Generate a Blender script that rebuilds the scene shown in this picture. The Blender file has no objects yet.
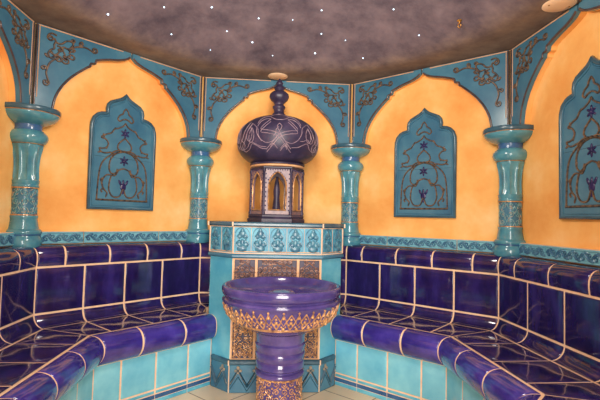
import bpy, bmesh, math, random
from math import sin, cos, pi, sqrt, atan2, radians, tan
from mathutils import Vector, Matrix

random.seed(7)
C = bpy.context.scene.collection
A = 1.4                       # apothem of the octagonal room
T8 = tan(pi / 8)
RC = .035                     # the plaster lies this far behind the tiles
ZT = 2.12                     # top of the arches

# ------------------------------------------------------------------ materials
def new_mat(name):
    m = bpy.data.materials.new(name); m.use_nodes = True
    nt = m.node_tree
    return m, nt, nt.nodes['Principled BSDF']

def srgb(r, g, b):
    f = lambda c: (c / 12.92 if c <= .04045 else ((c + .055) / 1.055) ** 2.4)
    return (f(r / 255), f(g / 255), f(b / 255), 1)

def noise_mat(name, c1, c2, scale=6, detail=4, rough=.3, bump=.1, bscale=None, coat=0, metal=0, stretch=(1, 1, 1), spec=.5, c3=None, bdist=.01):
    m, nt, b = new_mat(name)
    tc = nt.nodes.new('ShaderNodeTexCoord')
    mp = nt.nodes.new('ShaderNodeMapping'); mp.inputs['Scale'].default_value = stretch
    nt.links.new(tc.outputs['Object'], mp.inputs['Vector'])
    n = nt.nodes.new('ShaderNodeTexNoise'); n.inputs['Scale'].default_value = scale; n.inputs['Detail'].default_value = detail
    n.inputs['Roughness'].default_value = .6
    nt.links.new(mp.outputs['Vector'], n.inputs['Vector'])
    r = nt.nodes.new('ShaderNodeValToRGB')
    r.color_ramp.elements[0].position = .3; r.color_ramp.elements[0].color = c1
    r.color_ramp.elements[1].position = .7; r.color_ramp.elements[1].color = c2
    if c3:
        e = r.color_ramp.elements.new(.5); e.color = c3
    nt.links.new(n.outputs['Fac'], r.inputs['Fac'])
    nt.links.new(r.outputs['Color'], b.inputs['Base Color'])
    b.inputs['Roughness'].default_value = rough
    b.inputs['Metallic'].default_value = metal
    b.inputs['Specular IOR Level'].default_value = spec
    if coat:
        b.inputs['Coat Weight'].default_value = coat; b.inputs['Coat Roughness'].default_value = .06
    if bump:
        n2 = nt.nodes.new('ShaderNodeTexNoise'); n2.inputs['Scale'].default_value = bscale or scale * 3; n2.inputs['Detail'].default_value = 3
        nt.links.new(tc.outputs['Object'], n2.inputs['Vector'])
        bp = nt.nodes.new('ShaderNodeBump'); bp.inputs['Strength'].default_value = bump; bp.inputs['Distance'].default_value = bdist
        nt.links.new(n2.outputs['Fac'], bp.inputs['Height'])
        nt.links.new(bp.outputs['Normal'], b.inputs['Normal'])
    return m

M = {}
M['plaster'] = noise_mat('ochre_plaster', srgb(236, 158, 80), srgb(255, 218, 154), 2.4, 9, .75, .3, 14, spec=.2, c3=srgb(249, 191, 113))
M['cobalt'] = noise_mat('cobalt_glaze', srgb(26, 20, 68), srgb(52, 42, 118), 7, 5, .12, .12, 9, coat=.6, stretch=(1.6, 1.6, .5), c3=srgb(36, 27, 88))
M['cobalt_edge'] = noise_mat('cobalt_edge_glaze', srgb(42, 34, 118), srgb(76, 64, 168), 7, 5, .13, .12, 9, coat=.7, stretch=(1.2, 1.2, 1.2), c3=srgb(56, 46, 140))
M['aqua'] = noise_mat('aqua_glaze', srgb(104, 190, 222), srgb(150, 224, 240), 5, 4, .18, .06, 8, coat=.2, c3=srgb(126, 208, 232))
M['teal'] = noise_mat('turquoise_glaze', srgb(54, 104, 136), srgb(86, 138, 162), 4, 4, .24, .08, 10, spec=.4, c3=srgb(68, 121, 149))
M['teal_light'] = noise_mat('light_turquoise_glaze', srgb(72, 164, 200), srgb(126, 204, 224), 6, 4, .32, .08, 12, c3=srgb(96, 184, 212))
M['column'] = noise_mat('column_glaze', srgb(62, 126, 152), srgb(106, 168, 184), 9, 4, .16, .08, 14, coat=.4, c3=srgb(80, 148, 168))
M['teal_dark'] = noise_mat('dark_teal_glaze', srgb(40, 76, 98), srgb(66, 108, 128), 9, 3, .25, .08, 20, coat=.2)
M['border_tile'] = noise_mat('border_tile_glaze', srgb(96, 168, 196), srgb(132, 196, 212), 20, 3, .3, .05, 20)
M['palmette'] = noise_mat('palmette_glaze', srgb(44, 92, 124), srgb(92, 150, 170), 40, 3, .25, .05, 20)
M['trefoil'] = noise_mat('grey_gold_glaze', srgb(108, 118, 116), srgb(184, 160, 132), 60, 3, .3, .05, 20)
M['frieze'] = noise_mat('frieze_glaze', srgb(56, 136, 172), srgb(104, 184, 206), 14, 4, .38, .08, 12, spec=.35, c3=srgb(76, 160, 190))
M['teal_gold'] = noise_mat('teal_relief_with_gold_lustre', srgb(66, 136, 158), srgb(206, 160, 116), 60, 3, .28, .05, 40, c3=srgb(104, 166, 176))
M['disc'] = noise_mat('peach_cover_paint', srgb(250, 214, 172), srgb(255, 228, 194), 8, 4, .7, .1, 20)
M['blue_stripe'] = noise_mat('blue_stripe_glaze', srgb(40, 84, 136), srgb(66, 112, 160), 9, 3, .2, .05, 20)
M['border_relief'] = noise_mat('border_relief_glaze', srgb(52, 96, 134), srgb(92, 144, 172), 22, 3, .25, .05, 20)
M['dark_line'] = noise_mat('dark_edge_glaze', srgb(56, 46, 50), srgb(96, 78, 76), 14, 3, .22, .05, 20, coat=.4)
M['line_gold'] = noise_mat('bronze_relief', srgb(38, 40, 48), srgb(132, 108, 84), 46, 3, .25, .05, 20, coat=.4)
M['gold'] = noise_mat('gold_lustre', srgb(126, 86, 72), srgb(246, 190, 124), 34, 3, .3, .1, 40, metal=.35, coat=.3)
M['gold_dull'] = noise_mat('dull_gold_lustre', srgb(92, 68, 78), srgb(176, 130, 102), 44, 3, .35, .1, 40, metal=.2)
M['peach'] = noise_mat('peach_frame_glaze', srgb(206, 156, 112), srgb(236, 190, 144), 18, 3, .4, .05, 30)
M['grout'] = noise_mat('peach_grout', srgb(240, 200, 166), srgb(254, 224, 192), 20, 4, .85, .3, 80, spec=.15)
M['violet'] = noise_mat('violet_glaze', srgb(58, 48, 108), srgb(98, 84, 152), 8, 4, .14, .08, 14, coat=.5, c3=srgb(76, 64, 130))
M['plum'] = noise_mat('plum_glaze', srgb(38, 33, 60), srgb(72, 62, 90), 10, 4, .42, .08, 18, c3=srgb(50, 44, 72))
M['plum_light'] = noise_mat('mauve_glaze', srgb(96, 78, 100), srgb(150, 122, 122), 30, 3, .35, .1, 40)
M['incised'] = noise_mat('pale_incised_line', srgb(118, 100, 122), srgb(164, 142, 150), 30, 3, .5, 0)
M['flower'] = noise_mat('indigo_flower_glaze', srgb(28, 26, 72), srgb(46, 40, 98), 20, 3, .25, .05)
M['ceiling'] = noise_mat('mauve_ceiling_plaster', srgb(96, 86, 98), srgb(140, 126, 134), 4, 10, .85, .35, 16, spec=.1, c3=srgb(118, 105, 115))
M['soffit'] = noise_mat('warm_lit_soffit_plaster', srgb(128, 112, 104), srgb(160, 142, 128), 5, 7, .85, .3, 18, spec=.1)  # same plaster with the warm light put into its colour
M['brass'] = noise_mat('brass', srgb(170, 118, 60), srgb(220, 170, 90), 30, 2, .3, 0, metal=.8)
M['dark_hole'] = noise_mat('dark_drain', srgb(60, 84, 128), srgb(120, 150, 178), 30, 2, .12, 0)

def star_mat():
    m, nt, b = new_mat('star_light')
    b.inputs['Base Color'].default_value = (.8, .9, 1, 1)
    b.inputs['Emission Color'].default_value = (.55, .8, 1, 1)
    b.inputs['Emission Strength'].default_value = 3
    return m
M['star'] = star_mat()

def ceiling_mat():
    """mauve plaster; warm light on its margin is painted in brown with a soft edge"""
    m, nt, b = new_mat('mauve_ceiling_plaster')
    N_ = nt.nodes.new; Lk = nt.links.new
    tc = N_('ShaderNodeTexCoord')
    n = N_('ShaderNodeTexNoise'); n.inputs['Scale'].default_value = 5; n.inputs['Detail'].default_value = 10; n.inputs['Roughness'].default_value = .65
    Lk(tc.outputs['Object'], n.inputs['Vector'])
    def ramp(src, *cols):
        r = N_('ShaderNodeValToRGB')
        r.color_ramp.elements[0].position = .32; r.color_ramp.elements[0].color = cols[0]
        r.color_ramp.elements[1].position = .68; r.color_ramp.elements[1].color = cols[1]
        Lk(src, r.inputs['Fac']); return r
    r1 = ramp(n.outputs['Fac'], srgb(84, 76, 88), srgb(134, 120, 128))
    r2 = ramp(n.outputs['Fac'], srgb(116, 100, 92), srgb(158, 140, 124))  # margin tone: warm-lit plaster, the light painted into the colour
    fl = N_('ShaderNodeVectorMath'); fl.operation = 'MULTIPLY'; fl.inputs[1].default_value = (1, 1, 0)
    Lk(tc.outputs['Object'], fl.inputs[0])
    ln = N_('ShaderNodeVectorMath'); ln.operation = 'LENGTH'; Lk(fl.outputs['Vector'], ln.inputs[0])
    ad = N_('ShaderNodeMath'); ad.operation = 'MULTIPLY_ADD'; ad.inputs[1].default_value = .25; Lk(n.outputs['Fac'], ad.inputs[0]); Lk(ln.outputs['Value'], ad.inputs[2])
    mr = N_('ShaderNodeMapRange'); mr.interpolation_type = 'SMOOTHSTEP'; mr.inputs['From Min'].default_value = 1.20; mr.inputs['From Max'].default_value = 1.42
    Lk(ad.outputs['Value'], mr.inputs['Value'])
    mx = N_('ShaderNodeMix'); mx.data_type = 'RGBA'; Lk(mr.outputs['Result'], mx.inputs['Factor']); Lk(r1.outputs['Color'], mx.inputs['A']); Lk(r2.outputs['Color'], mx.inputs['B'])
    Lk(mx.outputs['Result'], b.inputs['Base Color'])
    b.inputs['Roughness'].default_value = .85; b.inputs['Specular IOR Level'].default_value = .1
    bp = N_('ShaderNodeBump'); bp.inputs['Strength'].default_value = .3; bp.inputs['Distance'].default_value = .01
    Lk(n.outputs['Fac'], bp.inputs['Height']); Lk(bp.outputs['Normal'], b.inputs['Normal'])
    return m
M['ceiling'] = ceiling_mat()

def floor_mat():
    m, nt, b = new_mat('beige_floor_tile')
    tc = nt.nodes.new('ShaderNodeTexCoord')
    mp = nt.nodes.new('ShaderNodeMapping'); mp.inputs['Rotation'].default_value = (0, 0, radians(45)); mp.inputs['Location'].default_value = (.05, .1, 0)
    nt.links.new(tc.outputs['Object'], mp.inputs['Vector'])
    br = nt.nodes.new('ShaderNodeTexBrick')
    br.offset = 0; br.inputs['Scale'].default_value = 1
    br.inputs['Brick Width'].default_value = .3; br.inputs['Row Height'].default_value = .3
    br.inputs['Mortar Size'].default_value = .0035; br.inputs['Mortar Smooth'].default_value = .2
    br.inputs['Color1'].default_value = srgb(250, 224, 186); br.inputs['Color2'].default_value = srgb(254, 234, 202)
    br.inputs['Mortar'].default_value = srgb(150, 122, 98)
    nt.links.new(mp.outputs['Vector'], br.inputs['Vector'])
    n = nt.nodes.new('ShaderNodeTexNoise'); n.inputs['Scale'].default_value = 9; n.inputs['Detail'].default_value = 5
    nt.links.new(tc.outputs['Object'], n.inputs['Vector'])
    mx = nt.nodes.new('ShaderNodeMix'); mx.data_type = 'RGBA'; mx.blend_type = 'MULTIPLY'; mx.inputs['Factor'].default_value = .35
    rr = nt.nodes.new('ShaderNodeValToRGB'); rr.color_ramp.elements[0].color = (.7, .66, .6, 1); rr.color_ramp.elements[1].color = (1, 1, 1, 1)
    nt.links.new(n.outputs['Fac'], rr.inputs['Fac'])
    nt.links.new(br.outputs['Color'], mx.inputs['A']); nt.links.new(rr.outputs['Color'], mx.inputs['B'])
    nt.links.new(mx.outputs['Result'], b.inputs['Base Color'])
    b.inputs['Roughness'].default_value = .35
    bp = nt.nodes.new('ShaderNodeBump'); bp.inputs['Strength'].default_value = .3; bp.inputs['Distance'].default_value = .003; bp.invert = True
    nt.links.new(br.outputs['Fac'], bp.inputs['Height']); nt.links.new(bp.outputs['Normal'], b.inputs['Normal'])
    return m
M['floor'] = floor_mat()

# ------------------------------------------------------------------ mesh builder
class MB:
    def __init__(s): s.v = []; s.f = []; s.mi = []; s.cur = 0
    def add(s, vs, fs):
        o = len(s.v); s.v += [tuple(p) for p in vs]
        s.f += [tuple(i + o for i in f) for f in fs]; s.mi += [s.cur] * len(fs)
    def prism(s, pts, fn, h0, h1):
        """polygon pts (2D) swept between heights; fn(a, b, h) -> 3D"""
        n = len(pts)
        s.add([fn(a, b, h0) for a, b in pts] + [fn(a, b, h1) for a, b in pts],
              [tuple(range(n))[::-1], tuple(range(n, 2 * n))] + [(i, (i + 1) % n, n + (i + 1) % n, n + i) for i in range(n)])
    def box(s, x0, x1, y0, y1, z0, z1):
        s.prism([(x0, y0), (x1, y0), (x1, y1), (x0, y1)], lambda a, b, h: (a, b, h), z0, z1)
    def lathe(s, prof, n=48, c=(0, 0), rf=None, closed=True):
        vs = []; fs = []
        for r, z in prof:
            for i in range(n):
                t = 2 * pi * i / n
                rr = rf(r, z, t) if rf else r
                vs.append((c[0] + rr * cos(t), c[1] + rr * sin(t), z))
        m = len(prof)
        for j in range(m - 1):
            for i in range(n):
                a = j * n + i; b = j * n + (i + 1) % n
                fs.append((a, b, b + n, a + n))
        if closed:
            fs.append(tuple(range(n))[::-1]); fs.append(tuple(range((m - 1) * n, m * n)))
        s.add(vs, fs)
    def tube(s, path, r, n=6, closed=False, up=None, taper=False, flat=1):
        P = [Vector(p) for p in path]; m = len(P)
        if m < 2: return
        vs = []; ref = Vector(up) if up else None
        for i, p in enumerate(P):
            a = P[(i - 1) % m] if (closed or i > 0) else p
            b = P[(i + 1) % m] if (closed or i < m - 1) else p
            t = (b - a)
            if t.length < 1e-9: t = Vector((0, 0, 1))
            t.normalize()
            u = ref if ref else Vector((0, 0, 1))
            if abs(t.dot(u)) > .98: u = Vector((1, 0, 0)) if abs(t.x) < .9 else Vector((0, 1, 0))
            x = t.cross(u).normalized(); y = x.cross(t).normalized()
            k = r
            if taper: k = r * (.45 + .55 * sin(pi * min(1, max(0, (i + .5) / m))) )
            for j in range(n):
                th = 2 * pi * j / n
                vs.append(p + x * (k * cos(th)) + y * (k * flat * sin(th)))
        fs = []
        for i in range(m if closed else m - 1):
            for j in range(n):
                a = i * n + j; b = i * n + (j + 1) % n
                c_ = ((i + 1) % m) * n + (j + 1) % n; d = ((i + 1) % m) * n + j
                fs.append((a, b, c_, d))
        if not closed:
            fs.append(tuple(range(n))[::-1]); fs.append(tuple(range((m - 1) * n, m * n)))
        s.add(vs, fs)
    def blob(s, c, rx, ry, rz, n=10, m=6, rot=None):
        vs = []; fs = []
        for j in range(m + 1):
            ph = pi * j / m
            for i in range(n):
                th = 2 * pi * i / n
                q = Vector((rx * sin(ph) * cos(th), ry * sin(ph) * sin(th), rz * cos(ph)))
                if rot: q = rot @ q
                vs.append(Vector(c) + q)
        for j in range(m):
            for i in range(n):
                fs.append((j * n + i, (j + 1) * n + i, (j + 1) * n + (i + 1) % n, j * n + (i + 1) % n))
        s.add(vs, fs)
    def mesh(s, name, mats, ang=40, doubles=True):
        me = bpy.data.meshes.new(name)
        me.from_pydata(s.v, [], s.f)
        if not isinstance(mats, (list, tuple)): mats = [mats]
        for m in mats: me.materials.append(m)
        me.polygons.foreach_set('material_index', s.mi)
        bm = bmesh.new(); bm.from_mesh(me)
        if doubles: bmesh.ops.remove_doubles(bm, verts=bm.verts, dist=1e-5)
        bmesh.ops.recalc_face_normals(bm, faces=bm.faces)
        la = radians(ang)
        for f in bm.faces: f.smooth = True
        for e in bm.edges:
            if len(e.link_faces) == 2 and e.calc_face_angle(0) > la: e.smooth = False
        bm.to_mesh(me); bm.free()
        return me
    def build(s, name, mats, parent=None, ang=40, off=(0, 0, 0), bevel=0, doubles=True):
        if off != (0, 0, 0): s.v = [(a - off[0], b - off[1], c - off[2]) for a, b, c in s.v]
        o = bpy.data.objects.new(name, s.mesh(name, mats, ang, doubles)); C.objects.link(o)
        if parent: o.parent = parent
        if bevel:
            md = o.modifiers.new('bevel', 'BEVEL'); md.width = bevel; md.segments = 2; md.limit_method = 'ANGLE'; md.angle_limit = radians(50)
        return o

def thing(name, label, cat, loc=(0, 0, 0), rz=0, group=None):
    o = bpy.data.objects.new(name, None); C.objects.link(o)
    o.location = loc; o.rotation_euler = (0, 0, rz); o.empty_display_size = .1
    return tag(o, label, cat, group)
def tag(o, label, cat, group=None):
    o['label'] = label; o['category'] = cat
    if group: o['group'] = group
    return o
def struct(o): o['kind'] = 'structure'; return o
def dup(root, label=None, loc=None, rz=None, group=None, mirror=None):
    r = root.copy(); C.objects.link(r)
    if loc is not None: r.location = loc
    if rz is not None: r.rotation_euler = (0, 0, rz)
    if label: r['label'] = label
    if group: r['group'] = group
    def rec(a, b):
        for ch in list(a.children):
            c = ch.copy(); C.objects.link(c); c.parent = b
            rec(ch, c)
    rec(root, r)
    return r

def frot(k): return -k * pi / 4
def fpos(k, s, d, z=0):                     # facet k: s along the wall, d out from the wall
    a = frot(k); x, y = s, A - d
    return (x * cos(a) - y * sin(a), x * sin(a) + y * cos(a), z)
def vpos(i, d=0, z=0):                      # corner between facets, angle in degrees
    r = (A - d) / cos(pi / 8); a = radians(i)
    return (r * cos(a), r * sin(a), z)

def smooth(pts, n=6, closed=False):         # Catmull-Rom through 2D/3D points
    P = [Vector(p) for p in pts]; m = len(P); out = []
    rng = range(m) if closed else range(m - 1)
    for i in rng:
        p0 = P[(i - 1) % m] if (closed or i > 0) else P[0]
        p1 = P[i]; p2 = P[(i + 1) % m]
        p3 = P[(i + 2) % m] if (closed or i + 2 < m) else P[-1]
        for k in range(n):
            t = k / n
            out.append(.5 * ((2 * p1) + (p2 - p0) * t + (2 * p0 - 5 * p1 + 4 * p2 - p3) * t * t + (3 * p1 - p0 - 3 * p2 + p3) * t ** 3))
    if not closed: out.append(P[-1])
    return out
def spiral(cx, cy, r, a0, turns=1.3, n=16, sgn=1):
    return [(cx + r * (1 - .8 * i / n) * cos(a0 + sgn * 2 * pi * turns * i / n), cy + r * (1 - .8 * i / n) * sin(a0 + sgn * 2 * pi * turns * i / n)) for i in range(n + 1)]

# ------------------------------------------------------------------ setting
OCT = [vpos(22.5 + 45 * i)[:2] for i in range(8)]
mb = MB(); o8 = [vpos(22.5 + 45 * i, -.12)[:2] for i in range(8)]
mb.prism(o8, lambda a, b, h: (a, b, h), -.1, 0)
struct(mb.build('floor', M['floor']))

ARCH = [(.0, 2.080), (.03, 2.060), (.08, 2.041), (.14, 2.026), (.18, 2.013), (.212, 2.001), (.222, 1.996), (.228, 1.974), (.252, 1.969), (.258, 1.948), (.266, 1.944),
        (.29, 1.924), (.33, 1.888), (.37, 1.847), (.405, 1.800), (.43, 1.755), (.447, 1.71), (.455, 1.668), (.460, 1.628)]
wall_names = {0: 'wall_back', 1: 'wall_back_right', -1: 'wall_back_left', 2: 'wall_right', -2: 'wall_left', 3: 'wall_front_right', -3: 'wall_front_left', 4: 'wall_front'}
for k, nm in wall_names.items():
    m = MB(); h = (A + RC) * T8; th = .12; ho = (A + RC + th) * T8
    def seg(s0, s1, o0, o1, z0, z1):
        m.prism([(s0, RC), (s1, RC), (o1, RC + th), (o0, RC + th)], lambda a, b, hh: (a, b, hh), z0, z1)
    if k == 4:
        seg(-h, -.46, -ho, -.46, 0, ZT); seg(.46, h, .46, ho, 0, ZT); seg(-.46, .46, -.46, .46, 2.02, ZT)
    else:
        seg(-h, h, -ho, ho, 0, ZT)
    if abs(k) < 4:                       # raised plaster arch that carries the spandrel tiles
        wm = m; m = MB()
        W2 = A * T8 + .001; K = len(ARCH)
        for sg in (1, -1):
            inn = [(max(0, a), b + .004) for a, b in ARCH]
            out_ = [(min(W2, a * 1.32), ZT - .001) if b > 1.80 else (W2, ZT - .001 - (ZT - 1.629) * (1.80 - b) / (1.80 - 1.628)) for a, b in ARCH]
            vs = [(sg * a, RC - .001 + dd * 0, b) for dd in (0,) for a, b in inn] + [(sg * a, RC - .001, b) for a, b in out_] + [(sg * a, .0002, b) for a, b in inn] + [(sg * a, .0002, b) for a, b in out_]
            fs = []
            for q in range(K - 1):
                fs += [(q, q + 1, K + q + 1, K + q), (2 * K + q, 3 * K + q, 3 * K + q + 1, 2 * K + q + 1), (q, 2 * K + q, 2 * K + q + 1, q + 1), (K + q, K + q + 1, 3 * K + q + 1, 3 * K + q)]
            fs += [(0, K, 3 * K, 2 * K), (K - 1, 3 * K - 1, 4 * K - 1, 2 * K - 1)]
            m.add(vs, fs)
        o = m.build('trim_%d' % (k + 13), M['plaster'], doubles=False)
        o.location = fpos(k, 0, 0); o.rotation_euler = (0, 0, frot(k)); struct(o)
        m = wm
    o = m.build(nm, M['plaster'], doubles=False)
    o.location = fpos(k, 0, 0); o.rotation_euler = (0, 0, frot(k))
    struct(o)

# ceiling: flat soffit ring between the octagon and a shallow round dome
mb = MB(); N = 96
def oct_r(t):
    a = (t + pi / 8) % (pi / 4) - pi / 8
    # facets have normals at 90 - 45k degrees, i.e. multiples of 45
    return A / cos(a)
rings = []
dome = [(1.20, ZT + .003), (1.17, ZT + .012), (1.12, ZT + .035), (1.0, ZT + .10), (.85, ZT + .17), (.65, ZT + .24), (.4, ZT + .295), (.2, ZT + .318), (.06, ZT + .325)]
verts = []; faces = []; mi = []
def ring(fn): verts.extend([fn(2 * pi * i / N) for i in range(N)])
ring(lambda t: ((oct_r(t) + .11) * cos(t), (oct_r(t) + .11) * sin(t), ZT))
ring(lambda t: (1.25 * cos(t), 1.25 * sin(t), ZT))
for r, z in dome: ring(lambda t, r=r, z=z: (r * cos(t), r * sin(t), z))
nr = 2 + len(dome)
for j in range(nr - 1):
    for i in range(N):
        faces.append((j * N + i, j * N + (i + 1) % N, (j + 1) * N + (i + 1) % N, (j + 1) * N + i)); mi.append(0)
faces.append(tuple(range((nr - 1) * N, nr * N))); mi.append(0)
# upper skin gives the ceiling its thickness
base = len(verts)
ring(lambda t: ((oct_r(t) + .11) * cos(t), (oct_r(t) + .11) * sin(t), ZT + .45))
for i in range(N): faces.append((i, (i + 1) % N, base + (i + 1) % N, base + i)); mi.append(0)
faces.append(tuple(range(base, base + N))); mi.append(0)
mb.v = verts; mb.f = faces; mb.mi = mi
ceil = struct(mb.build('ceiling', M['ceiling'], ang=60))
def dome_z(r):
    pr = [(1.25, ZT)] + dome
    for (r0, z0), (r1, z1) in zip(pr, pr[1:]):
        if r1 <= r <= r0: return z0 + (z1 - z0) * (r0 - r) / (r0 - r1)
    return ZT if r > 1.25 else ZT + .325

# relief border tiles above the bench coping, one strip to each wall
def border_strip(k):
    z0, z1 = .879, .95; h = A * T8 - .02
    js = [-h, -.252, .252, h]
    if k == 0: js = [-h, -.45]
    m = MB()
    segs = list(zip(js, js[1:]))
    if k == 0: segs = [(-h, -.45), (.45, h)]
    m.cur = 0
    for a, b in segs:
        m.cur = 0
        m.box(a + .003, b - .003, -.012, RC - .001, z0 + .002, z1 - .002)
        for zz in (z0 + .007, z1 - .008):
            m.cur = 0
            m.tube([(a + .006, -.013, zz), (b - .006, -.013, zz)], .0035, 5)
        m.cur = 1
        L = b - a; n = max(1, round(L / .082)); zc = (z0 + z1) / 2
        path = [(a + .01 + (L - .02) * i / (n * 12), -.0135, zc + .015 * sin(2 * pi * i / 12)) for i in range(n * 12 + 1)]
        m.tube(path, .0055, 5)
        for i in range(n * 2):
            xc = a + .01 + (L - .02) * (i + .5) / (n * 2); sg = 1 if i % 2 == 0 else -1
            m.tube([(p[0], -.0135, p[1]) for p in spiral(xc, zc - sg * .006, .014, sg * pi / 2, 1.1, 10, sg)], .0045, 5)
            m.blob((xc + .014, -.013, zc + sg * .018), .014, .005, .009, 8, 4)
    m.cur = 2
    for a, b in segs:
        m.box(a - .003, b + .003, -.008, RC - .001, z0, z1)
    o = m.build('trim_%d' % (k + 3), [M['border_tile'], M['border_relief'], M['grout']], doubles=False)
    o.location = fpos(k, 0, .0005); o.rotation_euler = (0, 0, frot(k)); struct(o)
for k in (-2, -1, 0, 1, 2): border_strip(k)

# ------------------------------------------------------------------ tiled benches
def resample(prof, extra):
    """points + normals along a (d,z) polyline at arc lengths incl. bevel rows"""
    L = [0]
    for (a, b), (c, d) in zip(prof, prof[1:]): L.append(L[-1] + sqrt((a - c) ** 2 + (b - d) ** 2))
    tot = L[-1]
    ss = sorted(set([round(x, 5) for x in extra(tot) + [l for l in L if extra(tot)[2] < l < tot - extra(tot)[2]]]))
    out = []
    for q in ss:
        q = min(max(q, 0), tot)
        j = max(i for i in range(len(L) - 1) if L[i] <= q + 1e-9)
        t = (q - L[j]) / (L[j + 1] - L[j])
        p = (prof[j][0] + (prof[j + 1][0] - prof[j][0]) * t, prof[j][1] + (prof[j + 1][1] - prof[j][1]) * t)
        out.append((q, tot, p))
    # smooth normals
    res = []
    for i, (q, tot, p) in enumerate(out):
        a = out[max(0, i - 1)][2]; b = out[min(len(out) - 1, i + 1)][2]
        dx, dz = b[0] - a[0], b[1] - a[1]; l = sqrt(dx * dx + dz * dz) or 1
        res.append((q, tot, p, (-dz / l, dx / l)))
    return res
G = .0050       # half grout width
TH = .0032       # tile thickness over the grout
def fall(x):
    return 0 if x <= 0 else (TH * .75 if x < .0026 else (TH if x > .0055 else TH * .93))
PXS = {-1: .3625, 1: .3525}
def clip_s(d, k):   # where the pedestal cuts the bench
    return min((A - d) * T8, max(A - d - .640, PXS[k]))
def strip_tiles(m, prof, k, joints, lo, hi, ends=True):
    """joints: interior s positions; lo, hi: 'mitre' or number"""
    def lim(v, d, sg): return sg * (A - d) * T8 if v == 'mitre' else (sg * clip_s(d, k) if v == 'ped' else v)
    pr0 = resample(prof, lambda L: [G, G + .0025, G + .006, L - G - .006, L - G - .0025, L - G])
    pr = [x for x in pr0 if G - 1e-6 <= x[0] <= x[1] - G + 1e-6]
    bounds = [lo] + list(joints) + [hi]
    for a, b in zip(bounds, bounds[1:]):
        vs = []; nu = 0
        for q, L, (d, z), (nd, nz) in pr:
            hp = fall(min(q - G, L - G - q))
            row = []
            sa = lim(a, d, -1); sb = lim(b, d, 1)
            w = sb - sa - 2 * G
            us = [0, .0025, .006, w * .35, w * .65, w - .006, w - .0025, w]
            nu = len(us)
            for u in us:
                h = min(hp, fall(min(u, w - u)))
                vs.append(fpos(k, sa + G + u, d + nd * h, z + nz * h))
        fs = []
        for j in range(len(pr) - 1):
            for i in range(nu - 1):
                fs.append((j * nu + i, j * nu + i + 1, (j + 1) * nu + i + 1, (j + 1) * nu + i))
        m.add(vs, fs)

COP = [(d, z) for d, z in smooth([(.0, .872), (.03, .8725), (.065, .871), (.09, .862), (.106, .842), (.112, .815), (.111, .785), (.107, .760)], 2)]
BACK = [(.107, .760), (.107, .511)]
COVE = [(.174 - .067 * cos(pi / 2 * i / 8), .510 - .067 * sin(pi / 2 * i / 8)) for i in range(9)]
SEAT = [(.174, .443), (.305, .4421), (.3975, .4414), (.4075, .4413), (.456, .441)]
BULL = [(d, z) for d, z in smooth([(.456, .441), (.488, .438), (.517, .425), (.536, .400), (.542, .370), (.535, .338), (.515, .308), (.490, .290)], 3)]
RISE = [(.484, .290), (.484, .078)]
PL1 = [(.484, .078), (.484, .052)]; PL2 = [(.484, .052), (.484, .026)]; PL3 = [(.484, .026), (.486, .001)]
SEATSTUB = [(.174, .443), (.29, .4421)]
FULL = COP + BACK[1:] + COVE[1:] + SEAT[1:] + BULL[1:] + [(.484, .290), (.484, 0)]

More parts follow.
